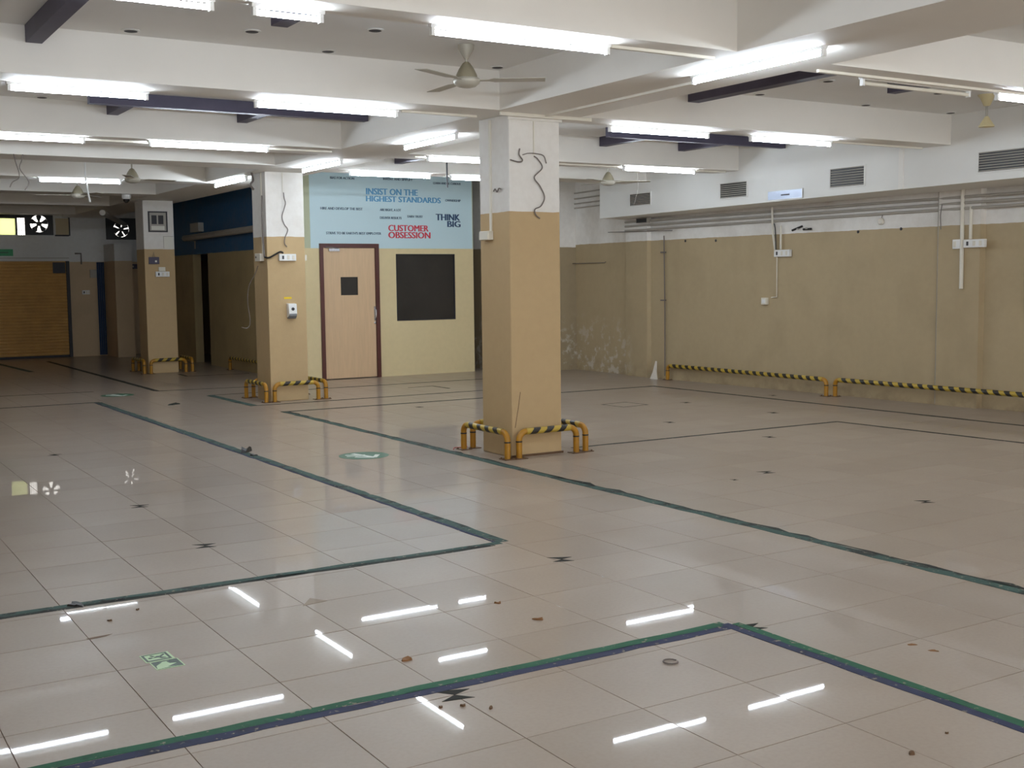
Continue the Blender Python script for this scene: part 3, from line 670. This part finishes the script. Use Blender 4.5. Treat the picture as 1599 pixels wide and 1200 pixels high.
pipe('conduit', [(11.14, 11.405, 1.745), (11.14, 11.405, 1.22), (11.135, 11.50, 1.215)], .007, 'conduit', 'thin conduit running down to the lone socket box')
for nm, y0, z0, y1, z1, lb in (('wall_clip', 10.985, 2.08, 11.16, 2.11, 'tilted black bar on the right wall above the switch board'), ('wall_clip', 10.83, 2.085, 10.965, 2.085, 'level black bar on the right wall above the switch board')):
    t = thing(nm, lb, 'bracket', (WX(11)-.012, y0, z0))
    L = math.hypot(y1-y0, z1-z0)
    o = MB().tube([(0, 0, 0), (0, y1-y0, (-.045 if y1-y0 > .15 else 0))], .014, 8).obj('bar', 'black', t, True)
    if y1-y0 > .15: o.location = (0, 0, .045)
    MB().quad_box((-.018, .05, .0), (-.012, .085, .02)).obj('bar_label', 'greypipe', t)
for k, (za, zb) in enumerate(((2.335, 2.35), (2.27, 2.285), (2.205, 2.225))):
    pipe('wall_pipe', [(WX(y)-.02, y, za+(zb-za)*(14.4-y)/7) for y in (14.5, 13.95, 13.3, 12, 10.7, 9.5, 9.0, 8.42, 7.2, 5.0)], .017, 'greypipe', ['top grey pipe running along the right wall under the duct', 'middle grey pipe running along the right wall under the duct', 'lowest grey pipe running along the right wall under the duct'][k], 'pipe', 'pipes under the duct')
pipe('wall_pipe', [(10.98, 14.9, 2.20), (10.98, 13.35, 2.165)], .006, 'wire', 'short thin dark pipe under the far end of the duct', 'pipe')
pipe('wall_pipe', [(WX(8.6)-.02, 8.635, 2.43), (WX(8.6)-.02, 8.63, 1.33)], .022, 'conduit', 'cream vertical pipe with a capped end on the right pilaster', 'pipe')
pipe('wall_pipe', [(WX(8.5)-.015, 8.53, 2.24), (WX(8.5)-.015, 8.53, 1.88)], .018, 'conduit', 'short cream conduit above the long switch board', 'pipe')
cable('hanging_wire', [(WX(8.9)-.02, 8.895, 2.28), (WX(8.9)-.03, 8.905, 2.16), (WX(8.9)-.03, 8.90, 2.06), (WX(8.9)-.02, 8.905, 2.0)], .006, 'wire', 'short wire dangling left of the right pilaster')
pipe('wall_pipe', [(11.03, 13.60, 2.10), (11.035, 13.585, 1.0), (11.03, 13.58, .05)], .008, 'wire', 'thin dark vertical pipe at the far end of the guard rail', 'pipe')
for z in (1.86, 1.16): tag(box((-.03, -.05, -.01), (0, .05, .01)).obj('pipe_clamp', 'wire', None, False, (11.04, 13.61, z)), 'clamp at %s on the thin dark vertical pipe' % ('the top' if z > 1.5 else 'middle height'), 'clamp', 'pipe clamps')
pipe('wall_pipe', [(WX(8.96)-.012, 8.965, 2.44), (WX(8.96)-.012, 8.965, .01)], .014, 'greypipe', 'grey vertical pipe along the edge of the right pilaster', 'pipe')
b = thing('junction_box', 'grey open junction box under the far end of the duct', 'junction box', (10.99, 13.87, 2.30))
box((-.06, 0, 0), (-.001, .26, .075)).obj('box_body', 'greypipe', b); box((-.064, .01, .008), (-.06, .25, .066)).obj('box_opening', 'black', b)
b = thing('wall_bell', 'small round white box on the right wall between the switch boards', 'round box', (WX(9.75), 9.75, 2.13))
o = MB().lathe([(.04, 0), (.04, .025), (.03, .035)], (0, 0, 0), 20).obj('round_body', 'plastic', b, True, None, (0, -PI/2, 0)); cable_ = MB().tube([(-.012, 0, .03), (-.012, -.03, .09)], .004, 6).obj('lead', 'wire', b)
for k, (y, z) in enumerate(((13.16, 2.01), (12.55, 1.995), (10.10, 2.02), (9.47, 2.03), (7.76, 2.02))):
    tag(MB().lathe([(.016, -.002), (.019, .004), (.010, .010)], (0, 0, 0), 10).obj('wall_plug', 'dark', None, False, (WX(y)-.001, y, z), (0, -PI/2, 0)), ['leftmost dark plug hole on the right wall paint line', 'second dark plug hole from the left on the right wall paint line', 'third dark plug hole from the left on the right wall paint line', 'fourth dark plug hole from the left on the right wall paint line', 'rightmost dark plug hole on the right wall paint line'][k], 'wall plug', 'plug holes along the paint line')
for k in range(4):
    z = (2.88, 2.79, 2.71, 2.64)[k]
    pipe('wall_pipe', [(WX(15.9)-.03, 15.96, z-.01), (WX(14.9)-.03, 14.56, z+.01)], .012, 'greypipe', ['highest', 'second', 'third', 'lowest'][k]+' of four thin pipes between nearest pillar and duct end', 'pipe', 'four thin pipes past the duct end')
pipe('wall_bar', [(11.05, 15.97, 1.735), (11.08, 15.13, 1.735), (11.10, 15.13, 1.75)], .006, 'wire', 'thin horizontal bar on the stained wall right of the nearest pillar', 'bar')
tag(MB().prism([(-.07, 0), (.09, 0), (.05, .10), (.03, .27), (.012, .27), (-.02, .12)], 0, .02, 'x').obj('plaster_scrap', 'dust', None, False, (10.90, 13.68, .001), (0, math.radians(12), 0)), 'small white triangular scrap standing by the far guard rail end', 'scrap')

# ================================================================== FAR LEFT END
sh = thing('roller_shutter', 'ochre roller shutter at the far left end of the hall', 'shutter', (2.6, Y_FAR, 0))
sl = MB().prism([(0, .0), (-.012, .008), (-.018, .03), (-.012, .056), (0, .064), (.006, .064), (.006, 0)], .0, 2.49, 'x').mesh('slat', 'shutter')
for k in range(30):
    o = bpy.data.objects.new('slat', sl); COL.objects.link(o); o.parent = sh; o.location = (0, .05, .04+k*.0642)
box((0, .03, 0), (2.49, .06, .045)).obj('bottom_bar', 'dark', sh)
box((2.44, -.03, 0), (2.50, .07, 1.965)).obj('guide_rail', 'dark', sh); box((0, .07, 0), (2.49, .2, 1.965)).obj('backing', 'dark', sh)
tag(box((0, -.02, 0), (.24, -.001, .22)).obj('control_box', 'dark', None, False, (4.78, Y_FAR-.001, 1.72)), 'dark control box at the top right of the roller shutter', 'control box')
sg = thing('exit_sign', 'green sign board above the roller shutter at the left edge', 'sign', (3.45, Y_FAR, 2.07))
box((0, -.03, 0), (.585, -.001, .135)).obj('sign_board', 'signgreen', sg); box((.03, -.033, .06), (.5, -.03, .075)).obj('sign_line', 'exitdark', sg)
trunk((3.2, Y_FAR-.02, 2.02), (5.1, Y_FAR-.001, 2.035), 'thin ledge line under the green sign board', mat='greypipe')
# exhaust fans
def exhaust(x0, x1, z0, z1, label, rot, wide=.36):
    t = thing('exhaust_fan', label, 'exhaust fan', (x0, Y_FAR+.02, z0), 0, 'exhaust fans in the far wall'); W, Hh = x1-x0, z1-z0
    R = min(W, Hh)*.36; cx, cz = W/2, Hh*.48
    ring = MB(); n = 24; i = 0
    outer = []
    angs = sorted([2*PI*k/20 for k in range(20)] + [math.atan2(zz-cz, xx-cx) % (2*PI) for xx in (0, W) for zz in (0, Hh)])
    for a in angs:
        ca, sa = math.cos(a), math.sin(a); s = min((W/2)/abs(ca) if abs(ca) > 1e-6 else 9, (cz if sa < 0 else Hh-cz)/abs(sa) if abs(sa) > 1e-6 else 9)
        outer.append((cx+ca*s, cz+sa*s))
    inner = [(cx+R*math.cos(a), cz+R*math.sin(a)) for a in angs]
    for yy in (0, .05):
        ring.v += [(x, yy, z) for x, z in outer] + [(x, yy, z) for x, z in inner]
    for k in range(n):
        k2 = (k+1) % n
        ring.f += [(k, k2, n+k2, n+k), (2*n+k, 3*n+k, 3*n+k2, 2*n+k2), (n+k, n+k2, 3*n+k2, 3*n+k), (k, 2*n+k, 2*n+k2, k2)]
    ring.obj('shroud', 'black', t)
    MB().lathe([(.045, -.03), (.05, 0), (.05, .06), (.03, .07)], (cx, 0, cz), 16, 'y').obj('hub', 'black', t, True)
    for k in range(5):
        a = rot+k*2*PI/5; m = MB(); P = []
        for rr, da in ((.04, -wide), (R*.97, -wide), (R*1.02, 0), (R*.97, wide), (.04, wide)): P.append((cx+rr*math.cos(a+da), cz+rr*math.sin(a+da)))
        m.prism(P, .02, .026, 'y'); m.obj('fan_blade', 'black', t)
    for k in range(4):
        x = cx-R+2*R*(k+.5)/4; MB().tube([(x, -.012, cz-R), (x, -.012, cz+R)], .004, 6).obj('grille_bar', 'black', t)
    return t
exhaust(4.29, 4.83, 2.49, 2.97, 'black exhaust fan against daylight above the roller shutter', .3)
exhaust(5.86, 6.50, 2.41, 2.86, 'dark exhaust fan just left of the farthest pillar', .8, .53)
fp = thing('frosted_window', 'pale yellow frosted pane at the left edge above the shutter', 'window', (3.80, Y_FAR+.03, 2.49))
box((.0, 0, 0), (.31, .006, .33)).obj('pane', 'frost', fp); MB().quad_box((.31, -.03, 0), (.345, .05, .48)).quad_box((0, -.03, .33), (.31, .05, .36)).obj('frame', 'dark', fp); box((0, 0, .36), (.31, .03, .48)).obj('upper_panel', 'dark', fp)
gr = thing('window_grille', 'black bars over the bright gap beside the exhaust fan', 'grille', (4.145, Y_FAR+.03, 2.49))
for k in range(3): MB().tube([(.03+.045*k, 0, 0), (.03+.045*k, 0, .36)], .005, 6).obj('bar', 'black', gr)
box((0, -.01, .34), (.145, .02, .48)).obj('upper_panel', 'dark', gr)
for z in (.1, .22): MB().tube([(0, 0, z), (.145, 0, z)], .004, 6).obj('bar', 'black', gr)
bp = thing('beige_panel', 'beige board panel right of the black exhaust fan', 'panel', (4.87, Y_FAR, 2.5)); box((0, -.03, 0), (.25, -.001, .33)).obj('board', 'beigeboard', bp); MB().quad_box((.25, -.035, -.02), (.275, -.001, .35)).quad_box((-.02, -.035, -.03), (.25, -.001, 0)).obj('edging', 'dark', bp)
cu_ = thing('strip_curtain', 'narrow dark blue strip hanging on the far wall', 'curtain', (5.63, Y_FAR-.06, .02))
for k in range(4): MB().prism([(.038*k, 0), (.038*k+.018, -.012), (.038*k+.036, 0), (.038*k+.018, .008)], 0, 1.92).obj('strip', 'curtain', cu_)
switchboard((5.33, Y_FAR, 1.28), .15, 'dim switch board on the far wall right of the shutter'); 
tag(box((0, -.04, 0), (.17, -.001, .17)).obj('meter_box', 'greypipe', None, False, (5.50, Y_FAR, 1.62), None, .006), 'grey meter box beside the blue strip on the far wall', 'meter box')
sg = thing('dark_sign', 'small dark sign on the far wall left of the farthest pillar', 'sign', (6.28, Y_FAR, 1.80)); box((0, -.02, 0), (.22, -.001, .10)).obj('sign_board', 'navysign', sg); box((.02, -.022, .03), (.12, -.02, .07)).obj('sign_mark', 'greypipe', sg)
pipe('conduit', [(5.22, Y_FAR-.02, 2.12), (5.34, Y_FAR-.02, 2.12), (5.34, Y_FAR-.02, 1.9)], .016, 'wire', 'bent dark conduit on the far wall right of the shutter')
pipe('wall_pipe', [(4.6, 20.2, 2.66), (6.2, 25.3, 2.72)], .05, 'greypipe', 'thick grey pipe above the farthest exhaust fan', 'pipe')
c = thing('security_camera', 'white dome security camera under the beam by the farthest pillar', 'camera', (4.60, 18.6, SOFFIT)); MB().lathe([(.07, -.0005), (.07, -.05), (.055, -.07)], (0, 0, 0), 18).obj('camera_body', 'batten', c, True); MB().lathe([(.05, -.068), (.045, -.10), (.02, -.125), (.003, -.128)], (0, 0, 0), 18).obj('dome', 'black', c, True)
# things on the blue office side wall
pipe('wall_pipe', [(6.50, 22.1, 2.32), (6.50, 16.9, 2.35)], .055, 'greypipe', 'thick grey pipe along the blue office side wall', 'pipe')
for y in (21.85, 17.6): tag(MB().quad_box((-.13, -.03, -.06), (0, .03, -.056)).quad_box((-.006, -.03, -.2), (0, .03, -.06)).obj('pipe_bracket', 'greypipe', None, False, (6.6195, y, 2.32)), '%s bracket under the grey pipe on the blue wall' % ('far' if y > 20 else 'near'), 'bracket', 'pipe brackets on the blue wall')
tag(box((-.10, 0, 0), (-.001, .5, .16)).obj('wall_shelf_box', 'greypipe', None, False, (6.62, 21.3, 2.42)), 'grey box on the blue wall beside the thick pipe', 'box')

# ================================================================== FLOOR MARKINGS
rr_ = random.Random(11)
def tape(A, B, wdt, mat, label, group, wob=.004, z=.0014, cut0=0, cut1=0):
    A, B = Vector((A[0], A[1], 0)), Vector((B[0], B[1], 0)); D = B-A; L = D.length; D.normalize(); N = Vector((-D.y, D.x, 0))
    n = max(4, int(L/.12)); m = MB(); offs = [(rr_.uniform(-wob, wob) if rr_.random() < .85 else rr_.uniform(-3*wob, 2*wob), rr_.uniform(-wob, wob)) for _ in range(n+1)]
    for i in range(n+1):
        c_ = D*(L*i/n)
        for s, of, cu in ((-1, offs[i][0], -1), (1, offs[i][1], 1)):
            e = D*((cut0 if i == 0 else 0)*cu + (cut1 if i == n else 0)*cu)
            q = c_ + N*(s*wdt/2 + of) + e
            m.v += [(q.x, q.y, .0002), (q.x, q.y, z)]
    for i in range(n):
        a = 4*i; b_ = a+4
        m.f += [(a+1, b_+1, b_+3, a+3), (a, a+2, b_+2, b_), (a, b_, b_+1, a+1), (a+2, a+3, b_+3, b_+2)]
    m.f += [(0, 1, 3, 2), (4*n, 4*n+2, 4*n+3, 4*n+1)]
    return tag(m.obj('floor_tape', mat, None, False, tuple(A)), label, 'floor tape', group)
G = 'floor marking tapes'
tape((.2, 3.805), (3.40, 3.785), .052, 'green', 'green tape stripe crossing the foreground floor', G)
tape((.2, 3.753), (3.38, 3.735), .052, 'navy', 'navy tape stripe under the foreground green stripe', G)
tape((3.445, 3.76), (3.452, .5), .046, 'green', 'green tape stripe running to the lower right corner', G, z=.0018)
tape((3.40, 3.78), (3.402, .5), .046, 'navy', 'navy tape stripe running to the lower right corner', G, z=.0018)
tape((-1.2, 5.715), (3.42, 5.69), .055, 'teal', 'teal tape stripe crossing the left middle floor', G, .006)
tape((-1.2, 5.67), (3.36, 5.65), .035, 'darktape', 'dark tape edge along the left middle teal stripe', G, .006)
tape((3.45, 5.70), (3.36, 15.4), .075, 'teal', 'long worn teal tape from the left middle corner into the distance', G, .006, .0018)
tape((3.402, 5.72), (3.312, 15.4), .022, 'navy', 'navy edge of the long worn teal tape', G, .006, .0018)
tape((-2, 15.50), (3.38, 15.43), .06, 'darktape', 'dark tape line across the far left floor', G)
tape((4.915, .5), (4.89, 12.95), .075, 'teal', 'long teal tape passing left of the nearest pillar', G, .008)
tape((4.965, .5), (4.935, 12.9), .022, 'darktape', 'dark torn edge of the long teal tape by the nearest pillar', G, .012)
tape((4.85, 12.93), (10.2, 12.80), .06, 'darktape', 'dark tape line across the floor behind the nearest pillar', G)
tape((10.2, 12.83), (10.40, 5.0), .06, 'darktape', 'dark tape line running beside the wall guard rails', G, .006)
tape((4.80, 15.42), (4.83, 13.78), .10, 'teal', 'short teal tape left of the middle pillar', G)
tape((4.78, 13.79), (9.0, 13.74), .05, 'darktape', 'dark tape line in front of the middle pillar', G)
tape((4.78, 15.44), (9.3, 15.33), .05, 'darktape', 'dark tape line in front of the office door', G)
tape((7.4, 14.74), (7.80, 14.79), .03, 'darktape', 'tiny tape fragment in front of the office window', G)
tape((7.80, 14.80), (7.81, 14.3), .03, 'darktape', 'tiny tape corner in front of the office window', G, z=.0018)
tape((5.9, 8.56), (9.17, 8.50), .045, 'darktape', 'thin dark tape line right of the nearest pillar', G)
tape((9.16, 8.51), (9.40, 4.5), .045, 'darktape', 'thin dark tape line leaving at the right edge', G, z=.0018)
tape((4.40, 16.55), (4.38, 24.3), .08, 'darktape', 'dark tape receding left of the farthest pillar', G)
tape((4.38, 16.53), (6.5, 16.2), .045, 'darktape', 'thin tape line between the middle and farthest pillars', G, z=.0018)
tape((1.9, 17.18), (3.65, 17.0), .04, 'darktape', 'thin tape line at the far left edge', G)
tape((3.62, 21.55), (3.45, 24.6), .10, 'teal', 'short teal tape in front of the roller shutter', G)
tape((5.52, 19.35), (5.50, 18.83), .05, 'darktape', 'short tape at the foot of the farthest pillar', G)
tape((5.50, 18.83), (6.5, 18.74), .04, 'darktape', 'thin tape from the farthest pillar to the side wall', G, z=.0018)

# hourglass inlays at the tile corners
HG = [(2.0, 3.66, .075, 'large dark hourglass mark just under the foreground tape'), (3.47, 3.68, .06, 'dark triangle mark at the foreground tape corner'), (3.484, 5.158, .07, 'dark hourglass mark right of the left middle tape corner'), (1.99, 6.58, .07, 'dark hourglass mark beyond the left middle tape'), (1.99, 8.02, .065, 'second dark hourglass mark beyond the left middle tape'), (6.357, 6.60, .065, 'dark hourglass mark on the open floor right of the long teal tape'), (6.366, 5.13, .06, 'faint hourglass mark right of the long teal tape near the right edge'),
      (7.787, 8.05, .06, 'small dark mark before the thin tape corner at right'), (9.217, 9.47, .06, 'small dark mark beyond the thin tape corner at right'), (7.766, 9.48, .06, 'small dark mark right of the nearest pillar'), (9.156, 10.87, .06, 'small dark mark near the drain cover'), (10.55, 10.85, .05, 'small dark mark beside the wall guard rail'), (6.373, 12.41, .055, 'small dark mark left of the nearest pillar'), (1.985, 10.9, .06, 'small dark mark far left on the floor'), (5.93, 6.49, .03, 'tiny dark mark on the open right floor')]
for x, y, s, lb in HG:
    m = MB(); z = .0012; a = s
    for tri in (((-a, a*.75), (a*.9, a*.62), (0, 0)), ((-a*.8, -a*.72), (a*.85, -a*.62), (0, 0))): m.prism(tri, .0002, z)
    tag(m.obj('floor_mark', 'marker', None, False, (x, y, 0), (0, 0, rr_.uniform(-.5, -.15))), lb, 'floor mark', 'dark marks on the floor tiles')
m = MB().prism([(-.06, -.05), (.07, -.03), (.02, .06)], .0002, .0012); tag(m.obj('floor_mark', 'stain', None, False, (2.043, 5.13, 0)), 'brown triangular stain in front of the left middle tape', 'floor mark')

# drain cover
dc = thing('drain_cover', 'thin square drain cover outline right of the nearest pillar', 'drain cover', (8.44, 11.14, 0), .1)
MB().quad_box((-.2, -.2, .0002), (.2, -.185, .0015)).quad_box((-.2, .185, .0002), (.2, .2, .0015)).quad_box((-.2, -.185, .0002), (-.185, .185, .0015)).quad_box((.185, -.185, .0002), (.2, .185, .0015)).obj('cover_rim', 'darktape', dc)
box((-.18, -.18, .0002), (.18, .18, .0008)).obj('cover_plate', 'tile', dc)

# round arrow stickers
def round_sticker(x, y, label):
    t = thing('arrow_sticker', label, 'floor sticker', (x, y, 0), 0, 'round green arrow stickers')
    MB().lathe([(.215, .0002), (.215, .0012)], (0, 0, 0), 40).obj('disc', 'sticker', t)
    def bar(p, q, wd):
        p, q = Vector(p), Vector(q); d_ = (q-p).normalized(); n_ = Vector((-d_.y, d_.x))*wd/2
        return [tuple(p+n_), tuple(p-n_), tuple(q-n_), tuple(q+n_)]
    MB().prism(bar((-.04, .15), (.03, -.15), .045), .0013, .0018).prism(bar((.03, -.15), (-.10, -.04), .04), .0013, .0019).prism(bar((.03, -.15), (.12, -.02), .04), .0013, .002).obj('arrow', 'stickerw', t)
    MB().prism(bar((-.13, .10), (.02, .02), .03), .0013, .0021).prism(bar((-.15, .02), (-.02, .0), .025), .0013, .0022).obj('walking_figure', 'stickerw', t)
round_sticker(4.20, 9.24, 'round green floor sticker with a white arrow left of the nearest pillar')
round_sticker(3.80, 16.26, 'distant round green floor sticker with a white arrow at far left')
# exit sticker
ex = thing('exit_sticker', 'pale green exit sticker with a running figure and arrow on the foreground floor', 'floor sticker', (1.215, 4.645, 0), .02)
MB().quad_box((-.06, .005, .0002), (.055, .11, .0012)).quad_box((-.05, -.105, .0002), (.062, .0, .0012)).obj('sticker_sheet', 'glow', ex)
MB().quad_box((-.055, .096, .0013), (.045, .104, .0018)).quad_box((-.055, .012, .0013), (.045, .024, .0018)).quad_box((-.055, .024, .0013), (-.046, .096, .0018)).quad_box((.036, .024, .0013), (.045, .096, .0018)).obj('panel_border', 'exitdark', ex)
MB().lathe([(.009, .0013), (.009, .0018)], (-.030, .055, 0), 12).prism([(-.022, .05), (-.002, .07), (.012, .066), (.002, .05)], .0013, .0018).prism([(.006, .062), (.030, .088), (.034, .078), (.012, .052)], .0013, .0019).prism([(.0, .052), (.008, .034), (.028, .03), (.026, .038), (.010, .054)], .0013, .0019).prism([(-.018, .066), (-.026, .084), (-.018, .088), (-.008, .07)], .0013, .0019).obj('running_figure', 'exitdark', ex)
MB().prism([(-.045, -.1), (.055, -.1), (.0, -.094)], .0013, .0017).prism([(-.045, -.098), (-.045, -.008), (-.005, -.02), (-.038, -.055)], .0013, .0018).prism([(.057, -.098), (.057, -.008), (.012, -.02), (.018, -.045), (.045, -.055), (.0, -.085)], .0013, .0019).prism([(-.045, -.006), (.057, -.006), (.057, -.014), (-.045, -.014)], .0013, .002).obj('arrow_print', 'exitdark', ex)

# loose litter on the floor
def litter(x, y, s, mat, label, n=7, hgt=.012):
    m = MB(); pts = []
    for k in range(n):
        a = 2*PI*k/n; r = s*rr_.uniform(.45, 1.0); pts.append((r*math.cos(a), r*math.sin(a)*.6))
    base = [(p[0], p[1], .0005) for p in pts]; top = [(p[0]*.85, p[1]*.85, rr_.uniform(.25, 1)*hgt) for p in pts]
    m.v = base+top+[(0, 0, hgt*.5)]
    m.f = [tuple(reversed(range(n)))] + [(k, (k+1) % n, n+(k+1) % n, n+k) for k in range(n)] + [(n+k, n+(k+1) % n, 2*n) for k in range(n)]
    return tag(m.obj('litter', mat, None, False, (x, y, 0), (0, 0, rr_.uniform(0, 3))), label, 'litter', 'scraps on the floor')
litter(2.03, 4.11, .035, 'leaf', 'brown leaf scrap just beyond the foreground tape')
litter(2.756, 4.61, .028, 'leaf', 'upper of two orange brown scraps in the middle foreground')
litter(2.764, 4.29, .034, 'leaf', 'lower of two orange brown scraps in the middle foreground')
litter(3.444, 10.07, .11, 'black', 'crumpled black tape lump on the long worn teal tape', 9, .05)
litter(3.42, 9.80, .05, 'black', 'small torn flap of black tape before the crumpled lump', 7, .02)
litter(1.90, 3.58, .018, 'plate', 'dark brown crumb left of the big hourglass mark', 6, .01)
litter(1.97, 3.545, .016, 'plate', 'dark brown crumb under the big hourglass mark', 6, .01)
litter(2.04, 3.47, .016, 'plate', 'dark brown crumb right below the big hourglass mark', 6, .01)
litter(1.171, 5.343, .018, 'plate', 'dark crumb before the left middle tape', 6, .01)
litter(1.324, 5.449, .018, 'plate', 'small brown crumb close under the left middle tape', 6, .01)
litter(3.83, 3.14, .03, 'leaf', 'upper faint brown scrap right of the foreground tape corner', 7, .004)
litter(3.84, 3.04, .026, 'leaf', 'lower faint brown scrap right of the foreground tape corner', 7, .004)
litter(2.94, 2.40, .02, 'plate', 'brown crumb at the bottom right of the floor', 7, .012)
litter(3.17, 2.45, .010, 'plate', 'tiny crumb above the bottom right crumb', 6, .008)
litter(1.10, 5.69, .07, 'black', 'torn black flap on the left middle tape', 9, .018)
litter(4.07, 14.57, .12, 'darktape', 'dark torn scrap between the pillars at far left', 9, .02)
pts = [(2.88+.028*math.cos(a), 3.511+.03*math.sin(a), .004) for a in [2*PI*k/12 for k in range(12)]]
pipe('wire_ring', pts, .003, 'wire', 'thin dark wire ring lying on the foreground floor', 'wire ring')
tag(MB().prism([(0, 0), (.07, .012), (.10, .03), (.03, .028), (-.01, .02)], .0002, .001).obj('tile_chip', 'plate', None, False, (1.035, 5.10, 0)), 'dark broken chip at a tile corner in the left foreground', 'tile chip')
cable('red_wire', [(4.98, 9.06, .006), (5.05, 9.16, .006), (5.16, 9.14, .006), (5.22, 9.3, .006)], .004, 'redwire', 'thin red wire on the floor behind the nearest pillar guard')
